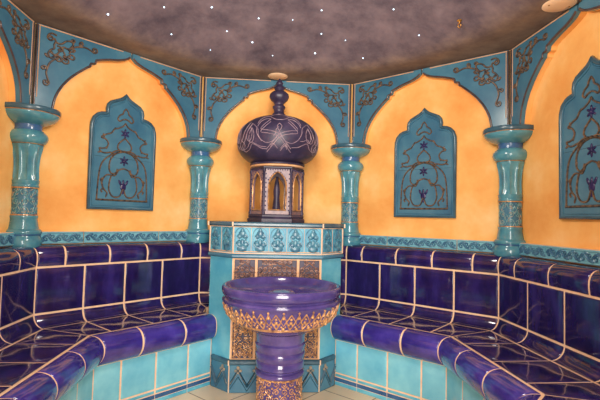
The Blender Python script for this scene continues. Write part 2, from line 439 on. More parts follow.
def bench(side):
    sg = -1 if side == 'left' else 1
    lab = {'left': 'cobalt blue tiled bench with rounded edge along the left walls, left of the basin',
           'right': 'cobalt blue tiled bench with rounded edge along the right walls, right of the basin'}[side]
    loc = fpos(sg * 1.5, 0, .3); loc = (loc[0], loc[1], 0)
    t = thing('tiled_bench', lab, 'bench', loc)
    # joint tables seen from the left bench running towards the pedestal (s grows to the right)
    if side == 'left':
        ks = (-3, -2, -1)
        bk = {-3: [-.26, 0, .26], -2: [-.28, -.03, .233], -1: [-.278, -.03, .23]}
        cp = {-3: [-.39, -.13, .13, .39], -2: [-.39, -.13, .118, .37], -1: [-.388, -.133, .116, .374]}
        bl = {-3: [-.13, .13], -2: [-.138, .125], -1: [-.141, .128]}
        rs = {-3: [-.21, 0, .21], -2: [-.23, -.02, .195], -1: [-.232, -.026, .189]}
    else:
        ks = (1, 2, 3)
        bk = {3: [.25 - .51, 0, .26], 1: [-.253, .01, .271], 2: [-.257, .022, .28]}
        cp = {3: [-.39, -.13, .13, .39], 1: [-.4, -.129, .128, .384], 2: [-.372, -.086, .179, .40]}
        bl = {3: [-.13, .13], 1: [-.119, .135], 2: [-.148, .116]}
        rs = {3: [-.21, 0, .21], 1: [-.185, .024, .236], 2: [-.19, .02, .23]}
    inner = -1 if side == 'left' else 1
    stub = 'mitre'
    PX = PXS[inner]
    def both(prof, tab, clip=False, do_stub=None):
        m = MB()
        for k in ks:
            lo, hi = 'mitre', 'mitre'
            if clip and k == inner:
                if side == 'left': hi = 'ped'
                else: lo = 'ped'
            strip_tiles(m, prof, k, tab[k] if tab else [], lo, hi)
        if do_stub:
            lo, hi = ('mitre', -.440) if side == 'left' else (.4525, 'mitre')
            strip_tiles(m, do_stub, 0, [], lo, hi)
        return m
    both(COP, cp, do_stub=COP).build('coping', M['cobalt'], t, 35, loc)
    both(BACK, bk, do_stub=BACK).build('backrest', M['cobalt'], t, 35, loc)
    both(COVE, bk, do_stub=COVE).build('cove_trim', M['cobalt'], t, 35, loc)
    both(SEAT, bk, True, do_stub=SEATSTUB).build('seat', M['cobalt'], t, 35, loc)
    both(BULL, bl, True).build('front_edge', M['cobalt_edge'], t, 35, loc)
    both(RISE, rs, True).build('riser', M['aqua'], t, 35, loc)
    m = both(PL1, rs, True); m.cur = 1
    def more(prof):
        for k in ks:
            lo, hi = 'mitre', 'mitre'
            if k == inner:
                if side == 'left': hi = PX
                else: lo = -PX
            strip_tiles(m, prof, k, rs[k], lo, hi)
    global G
    g0 = G; G = .0012
    more(PL2); m.cur = 0; more(PL3); G = g0
    m.build('base_band', [M['teal_light'], M['blue_stripe']], t, 35, loc)
    # grout body under the tiles
    m = MB()
    prof = [(d + 0, z) for d, z in FULL] + [(.001, 0)]
    prof[0] = (.001, prof[0][1])
    n = len(prof)
    def sec(k, f): return [fpos(k, f(d), d, z) for d, z in prof]
    for k in ks:
        lo = lambda d: -(A - d) * T8
        hi = lambda d: (A - d) * T8
        if k == inner:
            if side == 'left': hi = lambda d: clip_s(d, -1)
            else: lo = lambda d: -clip_s(d, 1)
        a = sec(k, lo); b = sec(k, hi)
        m.add(a + b, [(i, (i + 1) % n, n + (i + 1) % n, n + i) for i in range(n)] + ([tuple(range(n))] if k == -3 else [tuple(range(n, 2 * n))[::-1]] if k == 3 else []))
    ps = [p for p in prof if p[0] <= .36 and p[1] > .3]
    ps = COP[:-1] + BACK + COVE[1:] + [(.30, .4421), (.30, 0), (.001, 0)]; ps[0] = (.001, ps[0][1])
    n2 = len(ps)
    if side == 'left': a = [fpos(0, -(A - d) * T8, d, z) for d, z in ps]; b = [fpos(0, -.440, d, z) for d, z in ps]
    else: a = [fpos(0, .4525, d, z) for d, z in ps]; b = [fpos(0, (A - d) * T8, d, z) for d, z in ps]
    m.add(a + b, [(i, (i + 1) % n2, n2 + (i + 1) % n2, n2 + i) for i in range(n2)] + [tuple(range(n2)), tuple(range(n2, 2 * n2))[::-1]])
    m.build('grout_bed', M['grout'], t, 35, loc, doubles=False)
    return t
bench('left'); bench('right')

# ------------------------------------------------------------------ spandrels of the arches
def arabesque_paths():
    c = lambda L: [((X - 35) * .000644, (Y - 10) * .000644) for X, Y in L]
    P = []
    P.append((c([(188, 62), (150, 55), (122, 75), (116, 105), (138, 120), (158, 104), (148, 84), (134, 88)]), 1))
    P.append((c([(168, 92), (182, 118), (170, 150), (172, 182), (146, 204), (126, 236), (132, 266), (116, 272), (104, 256)]), 1))
    P.append((c([(180, 122), (214, 130), (240, 118), (264, 92), (296, 78), (326, 84), (330, 104), (306, 142), (280, 154), (252, 148), (232, 164), (212, 186)]), 1))
    P.append((c([(326, 84), (344, 66), (330, 54), (318, 66)]), 1))
    P.append((c([(194, 152), (228, 158), (246, 178), (216, 200), (200, 226), (172, 240), (152, 226)]), 1))
    P.append((c([(132, 266), (150, 276), (176, 254), (206, 240), (228, 250)]), 1))
    P.append((c([(250, 190), (262, 216), (250, 236), (284, 226), (320, 200), (346, 214), (338, 238), (312, 236), (300, 226)]), 1))
    P.append((c([(250, 236), (290, 250), (296, 280), (266, 292), (240, 276), (250, 256), (270, 262)]), 1))
    P.append((c([(228, 250), (236, 276), (212, 288), (190, 276), (204, 262)]), 1))
    P.append((c([(300, 196), (310, 172), (336, 166), (348, 148), (330, 146)]), 1))
    tend = c([(290, 170), (316, 142), (350, 116), (394, 100), (440, 92), (488, 104), (522, 118), (548, 104), (546, 80), (522, 74), (508, 90), (522, 98)])
    leaf = c([(394, 100), (386, 72), (404, 52), (416, 68), (402, 84)])
    P.append((tend, 1)); P.append((leaf, 1))
    P.append(([(y, x) for x, y in tend], 1)); P.append(([(y, x) for x, y in leaf], 1))
    return P
ARAB = arabesque_paths()
def spandrel_meshes(sg):
    f = lambda s, z, h: (sg * s, -h, z)
    zt = ZT - .006; W = A * T8 - .0165
    arch = ARCH
    m = MB()
    # panel as a strip of quads between arch curve and outer edge
    outer = []
    K = len(arch)
    for i, (s, z) in enumerate(arch):
        u = i / (K - 1)
        if z > 1.80: outer.append((max(.005, s * 1.32 if s < .40 else W), zt))
        else: outer.append((W, zt - (zt - 1.628) * (1.80 - z) / (1.80 - 1.628)))
    outer = [(min(W, a), b) for a, b in outer]
    inner = [(max(.005, s), z) for s, z in arch]
    th = .020
    vs = [f(s, z, -.001) for s, z in inner] + [f(s, z, -.001) for s, z in outer] + [f(s, z, th) for s, z in inner] + [f(s, z, th) for s, z in outer]
    fs = []
    for i in range(K - 1):
        fs += [(i, i + 1, K + i + 1, K + i), (2 * K + i, 3 * K + i, 3 * K + i + 1, 2 * K + i + 1),
               (i, 2 * K + i, 2 * K + i + 1, i + 1), (K + i, K + i + 1, 3 * K + i + 1, 3 * K + i)]
    fs += [(0, K, 3 * K, 2 * K), (K - 1, 3 * K - 1, 4 * K - 1, 2 * K - 1)]
    m.add(vs, fs)
    panel = m.mesh('panel', M['teal'], 35)
    m = MB()
    path = [f(s + .007, z + .003, th) for s, z in smooth(inner, 2)]
    m.tube(path, .0065, 8, up=(0, 1, 0))
    m.tube([f(W - .004, 1.632, th), f(W - .004, zt - .004, th)], .006, 8)
    trim = m.mesh('edge_trim', M['dark_line'], 60)
    m = MB()
    m.tube([f(.06, zt - .006, th), f(W - .01, zt - .006, th)], .0035, 8)
    m.tube([f(W - .016, 1.70, th - .001), f(W - .016, zt - .006, th - .001)], .003, 6)
    bead = m.mesh('top_bead', M['peach'], 60)
    m = MB()
    for pts, w in ARAB:
        pth = [f(W - .006 - x, zt - .004 - y, th + .001) for x, y in smooth([(p[0], p[1]) for p in pts], 4)]
        m.tube(pth, .0058, 6, up=(0, 1, 0))
        for e in (pts[-1],):
            m.blob(f(W - .006 - e[0], zt - .004 - e[1], th + .001), .0085, .006, .0085, 8, 5)
    arab = m.mesh('arabesque_relief', M['line_gold'], 60)
    return panel, trim, bead, arab
SPM = {1: spandrel_meshes(1), -1: spandrel_meshes(-1)}
sp_labels = {
    (0, -1): 'turquoise scrollwork spandrel, upper left of the arch behind the domed lantern',
    (0, 1): 'turquoise scrollwork spandrel, upper right of the arch behind the domed lantern',
    (-1, -1): 'turquoise scrollwork spandrel, upper left of the arch around the left wall panel',
    (-1, 1): 'turquoise scrollwork spandrel, upper right of the arch around the left wall panel',
    (1, -1): 'turquoise scrollwork spandrel, upper left of the arch around the uncropped right wall panel',
    (1, 1): 'turquoise scrollwork spandrel, upper right of the arch around the uncropped right wall panel',
    (2, -1): 'turquoise scrollwork spandrel, upper left of the cropped arch at the right edge',
    (2, 1): 'sliver of turquoise spandrel in the top right corner of the photo',
    (-2, 1): 'turquoise scrollwork spandrel cut off at the left edge of the photo, above the leftmost column',
}
for (k, sg), lab in sp_labels.items():
    p = fpos(k, 0, .0005)
    t = thing('arch_spandrel', lab, 'tile panel', (p[0], p[1], 0), frot(k), 'ceramic spandrels of the arches')
    for me in SPM[sg]:
        nm = me.name.split('.')[0]
        o = bpy.data.objects.new(nm, me); C.objects.link(o); o.parent = t

# ------------------------------------------------------------------ arched wall panels
PAN = [(.228, 1.095), (.228, 1.60), (.226, 1.640), (.214, 1.676), (.190, 1.700), (.165, 1.711), (.135, 1.716), (.124, 1.722), (.127, 1.750), (.122, 1.776), (.104, 1.796), (.070, 1.812), (.035, 1.828), (.015, 1.842), (0, 1.862)]
def sym(P): return P + [(-a, b) for a, b in P[::-1] if a > 1e-6]
def panel_thing(k, lab, sh=0):
    p = fpos(k, sh, -RC + .0005)
    t = thing('wall_panel', lab, 'tile panel', (p[0], p[1], 1.095 * .03), frot(k), 'arched wall panels')
    t.scale = (.945, 1, .97)
    out = sym(PAN)
    zc = 1.42
    m = MB()
    f = lambda a, b, h: (a, -h, b)
    m.prism([(a * .985, (b - zc) * .99 + zc) for a, b in out], f, 0, .018)
    m.build('tile_face', M['teal'], t, 35)
    m = MB()
    m.box(-.215, .215, -.0186, -.017, 1.4295, 1.4325)
    m.build('tile_joint', M['teal_dark'], t)
    m = MB()
    ring = [f(a, b, .012) for a, b in [(v[0], v[1]) for v in out]]
    m.tube(ring, .013, 8, True, up=(0, 1, 0), flat=1)
    m.build('frame', M['teal_dark'], t, 60)
    m = MB()
    m.tube([f(a * .915, (b - zc) * .945 + zc, .018) for a, b in out], .005, 6, True, up=(0, 1, 0))
    m.build('inner_bead', M['teal'], t, 60)
    # vine relief
    u = lambda X, Y: ((X - 198) * .00109, 1.862 - (Y - 5) * .00105)            # upper crop
    l = lambda X, Y: ((X - 198) * .00109, 1.862 - (Y + 333 - 5) * .00105)      # lower crop
    L = []
    tre = [(198, 160), (178, 166), (160, 178), (146, 166), (158, 142), (178, 128), (184, 110), (198, 92)]
    L.append([u(*q) for q in tre])
    L.append([u(*q) for q in [(198, 186), (182, 208), (150, 226), (128, 234), (108, 262), (84, 272), (62, 284)]])
    L.append([u(*q) for q in [(62, 284), (48, 298), (74, 306), (92, 330), (82, 356), (56, 366), (38, 366), (48, 386), (74, 392), (110, 384)]])
    L.append([u(*q) for q in [(198, 284), (176, 304), (158, 324), (152, 348), (162, 362)]])
    L.append([u(*q) for q in [(110, 392), (140, 372), (170, 366), (198, 374)]])
    L.append([l(*q) for q in [(34, 350), (38, 240), (46, 160), (64, 112), (100, 76), (148, 50), (198, 34)]])
    L.append([l(*q) for q in [(190, 40), (150, 52), (118, 82), (104, 120), (104, 160), (122, 184), (148, 176), (156, 152)]])
    L.append([l(*q) for q in [(198, 146), (166, 158), (152, 182), (140, 196), (122, 196), (110, 230), (106, 280), (124, 320), (152, 332), (178, 322), (190, 292), (198, 270)]])
    L.append([l(*q) for q in [(122, 196), (92, 194), (70, 216), (62, 250), (74, 282), (96, 306), (90, 330)]])
    L.append([l(*q) for q in [(62, 240), (54, 226), (66, 216)]])
    L.append([l(*q) for q in [(74, 282), (58, 290), (66, 304)]])
    m = MB()
    for q in L:
        for sg in (1, -1):
            m.tube([f(sg * a[0], a[1], .019) for a in smooth(q, 5)], .0056, 6, up=(0, 1, 0))
    for X, Y, an, lo_ in ((128, 234, .6, 0), (62, 284, -.4, 0), (84, 356, .3, 0), (40, 390, 1.2, 0), (118, 82, .9, 1), (104, 150, .2, 1), (150, 178, 1.2, 1), (70, 216, .5, 1), (62, 250, -.5, 1), (74, 282, -.8, 1), (92, 322, .3, 1), (106, 260, .1, 1), (152, 330, 1.5, 1)):
        p_ = (l if lo_ else u)(X, Y)
        for sg in (1, -1):
            m.blob(f(sg * p_[0], p_[1], .019), .006, .005, .015, 8, 5, Matrix.Rotation(sg * an, 3, 'Y'))
    m.tube([f(-.185, 1.150, .018), f(.185, 1.150, .018)], .007, 6)
    m.build('vine_relief', M['line_gold'], t, 60)
    # three indigo flowers
    for (cx, cz, kind) in ((0, 1.60, 0), (0, 1.415, 0), (0, 1.248, 1)):
        m = MB()
        if kind == 0:
            for i in range(6):
                a = pi / 2 + i * pi / 3
                m.blob((cx + .018 * cos(a), -.019, cz + .018 * sin(a)), .017, .005, .007, 8, 5, Matrix.Rotation(-a, 3, 'Y'))
            m.blob((cx, -.021, cz), .011, .006, .011, 8, 5)
        else:
            m.blob((cx, -.019, cz - .008), .022, .006, .026, 10, 6)
            for a, dx in ((.45, -.024), (-.45, .024), (0, 0)):
                m.blob((cx + dx, -.019, cz + .02), .009, .005, .022, 8, 5, Matrix.Rotation(-a, 3, 'Y'))
            m.blob((cx, -.019, cz - .044), .007, .004, .014, 8, 5)
        o = m.build('flower', M['flower'], t, 60)
    return t
panel_thing(-1, 'arched turquoise wall panel with vines and indigo flowers, left of the domed lantern', -.004)
panel_thing(1, 'arched turquoise wall panel with vines and indigo flowers, between the two columns right of the lantern', .006)
panel_thing(2, 'arched turquoise wall panel cut off by the right edge of the photo', .038)

# ------------------------------------------------------------------ columns
def colfix(m, off):
    out = []
    for x, y, z in m.v:
        k = .86 if .975 < z < 1.244 else (.94 if 1.4575 < z < 1.53 else 1)
        out.append((x * k, y * k, .866 + (z - .866) * .948))
    m.v = out
    return m
def make_column():
    t = thing('corner_column', '', 'column', (0, 0, .866), 0, 'turquoise columns in the room corners')
    off = (0, 0, .866)
    m = MB()
    m.lathe([(.086, .866), (.091, .876), (.094, .892), (.093, .908), (.088, .922), (.082, .930), (.082, .938), (.090, .946), (.091, .957), (.086, .966), (.078, .972)], 48)
    colfix(m, off).build('base', M['column'], t, 50, off)
    m = MB(); m.lathe([(.0865, .9365), (.0875, .940), (.0865, .9435)], 48); colfix(m, off).build('base_ring', M['blue_stripe'], t, 50, off)
    m = MB(); m.lathe([(.076, .970), (.076, 1.030), (.079, 1.036), (.080, 1.044), (.077, 1.050)], 48); colfix(m, off).build('lower_drum', M['column'], t, 50, off)
    m = MB()
    for z in (1.052, 1.207): m.lathe([(.0775, z - .003), (.079, z), (.0775, z + .003)], 40)
    m.lathe([(.0768, 1.0), (.0778, 1.002), (.0768, 1.004)], 40)
    colfix(m, off).build('gold_line', M['gold'], t, 50, off)
    m = MB(); m.lathe([(.070, 1.048), (.070, 1.210)], 40); colfix(m, off).build('ornament_band', M['teal'], t, 50, off)
    m = MB()
    def cyl(th, z, r=.0705): return (r * cos(th), r * sin(th), z)
    n = 9
    for i in range(n):
        t0 = 2 * pi * i / n; w = 2 * pi / n
        for j in range(3):
            zc = 1.078 + .051 * j
            sgn = 1 if (i + j) % 2 else -1
            m.tube([cyl(t0 + w * .5 + x / .07, z) for x, z in spiral(0, zc, .021, j * 1.3, 1.5, 14, sgn)], .003, 5)
            m.tube([cyl(t0 + w * x, zc + .024 * sgn * sin(2 * pi * x)) for x in [q / 10 for q in range(11)]], .0026, 5)
    colfix(m, off).build('scroll_relief', M['teal_gold'], t, 60, off)
    m = MB(); m.lathe([(.070, 1.206), (.077, 1.212), (.079, 1.220), (.074, 1.227), (.077, 1.234), (.077, 1.242), (.069, 1.250)], 48); colfix(m, off).build('ring', M['column'], t, 50, off)
    m = MB()
    def flute(r, z, th):
        k = max(0, min(1, (z - 1.25) / .02)) * max(0, min(1, (1.455 - z) / .02))
        return r - .010 * k * (abs(sin(th * 5)) ** .6 - .3)
    m.lathe([(.063, 1.246), (.062, 1.27), (.060, 1.30), (.060, 1.33), (.062, 1.37), (.067, 1.405), (.074, 1.435), (.079, 1.455), (.079, 1.462)], 100, rf=flute)
    colfix(m, off).build('shaft', M['column'], t, 60, off)
    m = MB(); m.lathe([(.080, 1.458), (.092, 1.466), (.102, 1.480), (.107, 1.497), (.104, 1.514), (.095, 1.526), (.080, 1.535), (.070, 1.541)], 48); colfix(m, off).build('collar', M['column'], t, 50, off)
    m = MB(); m.lathe([(.084, 1.457), (.0855, 1.460), (.084, 1.463)], 48); colfix(m, off).build('gold_line', M['gold'], t, 50, off)
    m = MB(); m.lathe([(.070, 1.538), (.067, 1.556), (.070, 1.576)], 48); colfix(m, off).build('neck', M['blue_stripe'], t, 50, off)
    m = MB(); m.lathe([(.070, 1.572), (.098, 1.582), (.126, 1.597), (.143, 1.614), (.150, 1.630), (.150, 1.640)], 56); colfix(m, off).build('capital', M['column'], t, 50, off)
    m = MB(); m.lathe([(.152, 1.637), (.156, 1.641), (.156, 1.662), (.153, 1.667)], 56); colfix(m, off).build('abacus', M['teal_dark'], t, 50, off)
    m = MB(); m.lathe([(.1515, 1.633), (.1535, 1.6355), (.1515, 1.638)], 56); colfix(m, off).build('gold_line', M['gold'], t, 50, off)
    return t
col = make_column()
for i, (ang, lab) in enumerate(((157.5, 'turquoise glazed column nearest the left edge, left of the left wall panel'),
                                (112.5, 'turquoise glazed column between the left wall panel and the domed lantern'),
                                (67.5, 'turquoise glazed column directly right of the domed lantern'),
                                (22.5, 'turquoise glazed column between the two right wall panels'))):
    x, y, _ = vpos(ang, (.010, .026, .026, .018)[i])
    o = col if i == 0 else dup(col)
    o.location = (x, y, .866); o.rotation_euler = (0, 0, radians(ang)); o['label'] = lab

# ------------------------------------------------------------------ pedestal under the lantern
def ped_outline(g=0, yb=1.434):
    q = g * tan(pi / 8)
    return [(-.418 - g, yb), (-.418 - g, .935 - q), (-.263 - q, .78 - g), (.277 + q, .78 - g), (.43 + g, .933 - q), (.43 + g, yb)]
def low_outline(g):
    # moldings near the floor stop where they meet the bench fronts
    a, b, c = .517 - 1.414 * g, .503 - 1.414 * g, 1.280
    L1, L2 = ((a - c) / 2, (a + c) / 2), ((c - b) / 2, (b + c) / 2)
    e = .707 * (g + .004)
    P = ped_outline(g)
    return [(-.36, 1.30), (L1[0] + e, L1[1] + e), L1, P[2], P[3], L2, (L2[0] - e, L2[1] + e), (.36, 1.30)]
PB = (0, 1.09, 0)
t = thing('lantern_pedestal', 'turquoise tiled half octagon pedestal behind the basin, carrying the domed lantern', 'pedestal', PB)
up = lambda a, b, h: (a, b, h)
m = MB(); m.prism(ped_outline(), up, .17, .84); m.build('body', M['teal_light'], t, 30, PB, bevel=.004)
m = MB(); m.prism(low_outline(.010), up, 0.0005, .168); m.build('plinth', M['teal'], t, 30, PB, bevel=.004)
m = MB(); m.prism(low_outline(.018), up, .166, .198); m.build('plinth_molding', M['teal_dark'], t, 30, PB, bevel=.009)
m = MB(); m.prism(ped_outline(.016), up, .808, .836); m.build('lower_molding', M['teal'], t, 30, PB, bevel=.009)
m = MB(); m.prism(ped_outline(.006), up, .834, 1.004); m.build('frieze', M['frieze'], t, 30, PB, bevel=.003)
m = MB(); m.prism(ped_outline(.018), up, 1.002, 1.031); m.build('top_slab', M['teal_dark'], t, 30, PB, bevel=.009)
# peach grout lines on the pedestal corners
FACES = {}
def ped_face(i, g):
    P = ped_outline(g); a, b = Vector(P[i]), Vector(P[i + 1])
    d = (b - a); L = d.length; d.normalize(); n = Vector((d.y, -d.x))
    return a, d, n, L
def pf(i, g):
    a, d, n, L = ped_face(i, g)
    return (lambda u, z, h: (a.x + d.x * u + n.x * h, a.y + d.y * u + n.y * h, z)), L
m = MB()
for x, y in ped_outline(.0065)[1:5]:
    m.tube([(x, y, .838), (x, y, 1.0)], .0055, 6)
for x, y in ped_outline(.0005)[2:4]:
    m.tube([(x, y, .2), (x, y, .808)], .0045, 6)
for x, y in ped_outline(.0105)[2:4]:
    m.tube([(x, y, .004), (x, y, .166)], .004, 6)
for x, y in ped_outline(.019)[1:5]:
    m.tube([(x, y, 1.004), (x, y, 1.030)], .005, 6)
ring = [(x, y) for x, y in ped_outline(.0065)]
for z in (.838, 1.001): m.tube([(x, y, z) for x, y in ring], .0035, 5)
for x, y in ped_outline(.019)[2:4]: m.tube([(x, y, .168), (x, y, .197)], .0045, 6)
m.build('grout_line', M['grout'], t, 60, PB)
# palmette reliefs
for i, n in ((1, 2), (2, 5), (3, 2)):
    f, L = pf(i, .006)
    for j in range(n):
        u0 = L * (j + .5) / n; m = MB(); zb = .845
        rotm = None
        for dx, dz, rr, hh in ((0, .022, .026, .018), (-.020, .046, .016, .014), (.020, .046, .016, .014), (0, .058, .012, .022), (-.017, .096, .014, .012), (.017, .096, .014, .012), (0, .112, .019, .020), (0, .132, .010, .014)):
            c = f(u0 + dx, zb + dz, .001)
            a, d, nn, _ = ped_face(i, .006)
            R = Matrix(((d.x, nn.x, 0), (d.y, nn.y, 0), (0, 0, 1)))
            m.blob(c, rr * 1.25, .007, hh * 1.1, 10, 6, R)
        for sg in (1, -1):
            m.tube([f(u0 + sg * a_, zb + b_, .004) for a_, b_ in smooth([(.004, .03), (.026, .034), (.036, .05), (.030, .066), (.016, .072), (.026, .084), (.030, .1), (.018, .112)], 3)], .0036, 5)
            m.tube([f(u0 + sg * a_, zb + b_, .004) for a_, b_ in smooth([(.042, .008), (.042, .04), (.044, .09), (.040, .125), (.02, .148), (0, .152)], 3)], .002, 5)
        m.build('palmette', M['palmette'], t, 60, PB)
# frieze tile joints
m = MB()
for i, n in ((1, 2), (2, 5), (3, 2)):
    f, L = pf(i, .006)
    for j in range(1, n): m.tube([f(L * j / n, .846, .0005), f(L * j / n, .996, .0005)], .0016, 5)
    m.tube([f(.012, .849, .001), f(L - .012, .849, .001)], .0028, 5)
m.build('frieze_joint', M['peach'], t, 60, PB)
# chevron relief on the plinth
m = MB()
for i, n in ((1, 2), (2, 5), (3, 2)):
    f, L = pf(i, .010); w = L / n; ua = .062 if i == 1 else .008; ub = L - .062 if i == 3 else L - .008
    for off_, hh in ((0, .098), (-.040, .086), (.024, .094)):
        pts = []
        for j in range(n):
            for q in (0, .5): pts.append((w * (j + q), .036 + off_ * .6 + (hh if q else 0)))
        pts.append((L, .036 + off_ * .6))
        def cut(p, q):
            (a, b), (c, d) = p, q
            if c <= ua or a >= ub: return None
            fz = lambda x: b + (d - b) * (x - a) / (c - a)
            return (max(a, ua), fz(max(a, ua))), (min(c, ub), fz(min(c, ub)))
        for (a, b), (c, d) in [z for z in (cut(p, q) for p, q in zip(pts, pts[1:])) if z]:
            m.tube([f(a, b, .001), f(c, d, .001)], .010 if off_ == 0 else .0045, 4, flat=.5)
    for j in range(n):
        u0 = w * (j + .5); m2 = MB()
        if not ua + .015 < u0 < ub - .015: continue
        a, d, nn, _ = ped_face(i, .010); R = Matrix(((d.x, nn.x, 0), (d.y, nn.y, 0), (0, 0, 1)))
        for dx, dz in ((0, 0), (-.014, -.012), (.014, -.012), (0, -.022), (0, .008)):
            m2.blob(f(u0 + dx, .146 + dz, .004), .010, .006, .009, 8, 5, R)
        for sg in (1, -1):
            m2.tube([f(u0, .128, .007), f(min(max(u0 + sg * w * .40, ua), ub), .058, .007)], .0024, 5)
        m2.build('trefoil', M['trefoil'], t, 60, PB)
m.build('chevron_relief', M['teal_dark'], t, 30, PB)
# ornament tiles on the front face
f, L = pf(2, 0.0)
cols = [(.010, .134), (.150, .390), (.406, .530)]
rnd = random.Random(3)
for ci, (a, b) in enumerate(cols):
    for (z0, z1, hot) in ((.512, .800, 0), (.206, .500, 1)):
        m = MB(); m.prism([(a, z0), (b, z0), (b, z1), (a, z1)], f, .0005, .008)
        o = m.build('ornament_tile', M['plum'], t, 30, PB, bevel=.002)
        m = MB()
        nx = max(2, round((b - a) / .032)); nz = round((z1 - z0) / .034)
        half = (nx + 1) // 2
        for iz in range(nz):
            for ix in range(nx):
                u = a + (b - a) * (ix + .5) / nx; z = z0 + (z1 - z0) * (iz + .5) / nz
                if iz == nz - 1 and ((nx > 3 and (ix < 1 or ix > nx - 2))): continue
                sg = 1 if (u < (a + b) / 2) == (iz % 2 == 0) else -1
                m.tube([f(p, q, .010) for p, q in spiral(u, z, .0155, (iz * 1.7) if sg > 0 else pi - iz * 1.7, 1.4, 12, sg)], .0034, 5)
                m.blob(f(u + .014 * sg, z + .014, .009), .0055, .006, .0055, 6, 4)
        # pointed arch outline inside the tile
        w = (b - a) / 2; c = (a + b) / 2
        ar = [(c - w + .012, z0 + .012), (c - w + .012, z1 - .085), (c - w * .6, z1 - .045), (c, z1 - .014), (c + w * .6, z1 - .045), (c + w - .012, z1 - .085), (c + w - .012, z0 + .012)]
        m.tube([f(p, q, .009) for p, q in ar], .0035, 5)
        m.build('scroll_relief', M['gold'] if hot else M['gold_dull'], o, 60, (0, 0, 0)).location = (-PB[0], -PB[1], 0)
m = MB()
for a, b in ((.002, .010), (.134, .150), (.390, .406), (.530, .538)):
    m.prism([(a, .2), (b, .2), (b, .808), (a, .808)], f, .0004, .009)
for z in (.2, .501, .801): m.prism([(.010, z), (.530, z), (.530, z + .006), (.010, z + .006)], f, .0003, .008)
m.build('tile_frame', M['peach'], t, 30, PB)

# ------------------------------------------------------------------ domed lantern
LC = (0, 1.10)
LB = (0, 1.10, 1.031)
t = thing('domed_lantern', 'plum glazed ceramic lantern with arched openings, onion dome and tall finial on the pedestal', 'lantern', LB)
def hexl(m, prof):
    n = 6
    vs = []; fs = []
    for r, z in prof:
        for i in range(6):
            a = i * pi / 3
            vs.append((r * cos(a), LC[1] + r * sin(a), z))
    for j in range(len(prof) - 1):
        for i in range(6): fs.append((j * 6 + i, j * 6 + (i + 1) % 6, j * 6 + 6 + (i + 1) % 6, j * 6 + 6 + i))
    fs += [tuple(range(6))[::-1], tuple(range(len(prof) * 6 - 6, len(prof) * 6))]
    m.add(vs, fs)
m = MB(); hexl(m, [(.196, 1.031), (.198, 1.045), (.196, 1.054), (.188, 1.060), (.192, 1.068), (.190, 1.078), (.182, 1.084)]); m.build('base', M['plum'], t, 20, LB)
ap = .180 * cos(pi / 6); hw = .090
zb, zt2 = 1.082, 1.385
ow = .058
def arch_in(n=10):
    P = [(-ow, 1.112)]
    P += [(-ow, 1.16), (-ow, 1.22), (-ow, 1.27)]
    # pointed arch of two arcs
    Rr = .105
    for i in range(1, n + 1):
        ang = pi - i / n * math.acos((Rr - ow) / Rr)
        P.append((-ow + Rr + Rr * cos(ang), 1.27 + Rr * sin(ang) * 1.0))
    Q = [(-a, b) for a, b in P[::-1]]
    return P[:-1] + [(0, P[-1][1])] + Q[1:]
AI = arch_in()
for i in range(6):
    an = -pi / 2 + i * pi / 3          # face normal direction
    nx, ny = cos(an), sin(an); tx, ty = -ny, nx
    F = lambda u, z, h: (nx * (ap + h) + tx * u, LC[1] + ny * (ap + h) + ty * u, z)
    m = MB(); K = len(AI)
    outer = []
    for (a, b) in AI:
        if b <= 1.271: outer.append((-hw if a < 0 else hw, b if b > 1.12 else zb))
        else:
            q = (b - 1.27) / (AI[K // 2][1] - 1.27)
            if abs(a) > ow * .55: outer.append((-hw if a < 0 else hw, 1.27 + (zt2 - 1.27) * min(1, (1 - abs(a) / ow) / .45)))
            else: outer.append((hw * a / (ow * .55), zt2))
    for h0, h1 in ((-.014, 0),):
        vs = [F(a, b, h1) for a, b in AI] + [F(a, b, h1) for a, b in outer] + [F(a, b, h0) for a, b in AI] + [F(a, b, h0) for a, b in outer]
        fs = []
        for j in range(K - 1):
            fs += [(j, j + 1, K + j + 1, K + j), (2 * K + j, 3 * K + j, 3 * K + j + 1, 2 * K + j + 1), (j, 2 * K + j, 2 * K + j + 1, j + 1), (K + j, K + j + 1, 3 * K + j + 1, 3 * K + j)]
        fs += [(K - 1, 0, K, 2 * K - 1), (3 * K - 1, 4 * K - 1, 3 * K, 2 * K), (0, K - 1, 3 * K - 1, 2 * K), (K, 3 * K, 4 * K - 1, 2 * K - 1)]
        m.add(vs, fs)
    w = m.build('side_panel', M['plum_light'], t, 30, LB)
    m = MB(); m.tube([F(a, b, .001) for a, b in AI], .0055, 6, True); m.build('arch_frame', M['gold'], w, 60, LB)
    m = MB()
    for j in range(9):                 # blue bead work over and beside the arch
        for sgn in (1, -1):
            m.blob(F(sgn * .076, 1.11 + j * .03, .0005), .004, .004, .006, 6, 4)
    for j in range(-4, 5): m.blob(F(j * .016, 1.378 - .0, .0005), .005, .004, .004, 6, 4)
    for j in range(5):
        for sgn in (1, -1): m.blob(F(sgn * (.02 + j * .010), 1.362 - j * .013, .0005), .0045, .004, .0045, 6, 4)
    m.build('bead_work', M['flower'], w, 60, LB)
m = MB()
for i in range(6):
    a = i * pi / 3
    x, y = .178 * cos(a), LC[1] + .178 * sin(a)
    m = MB(); m.lathe([(.012, 1.083), (.012, 1.10), (.0085, 1.105), (.0085, 1.36), (.012, 1.365), (.012, 1.384)], 12, (x, y)); m.build('corner_post', M['plum'], t, 50, LB)
m = MB(); hexl(m, [(.180, 1.383), (.188, 1.390), (.188, 1.397), (.180, 1.401)]); m.build('cornice', M['plum'], t, 20, LB)
m = MB(); m.lathe([(.176, 1.400), (.186, 1.404), (.188, 1.411), (.182, 1.417)], 56, LC); m.build('cornice_ring', M['peach'], t, 50, LB)
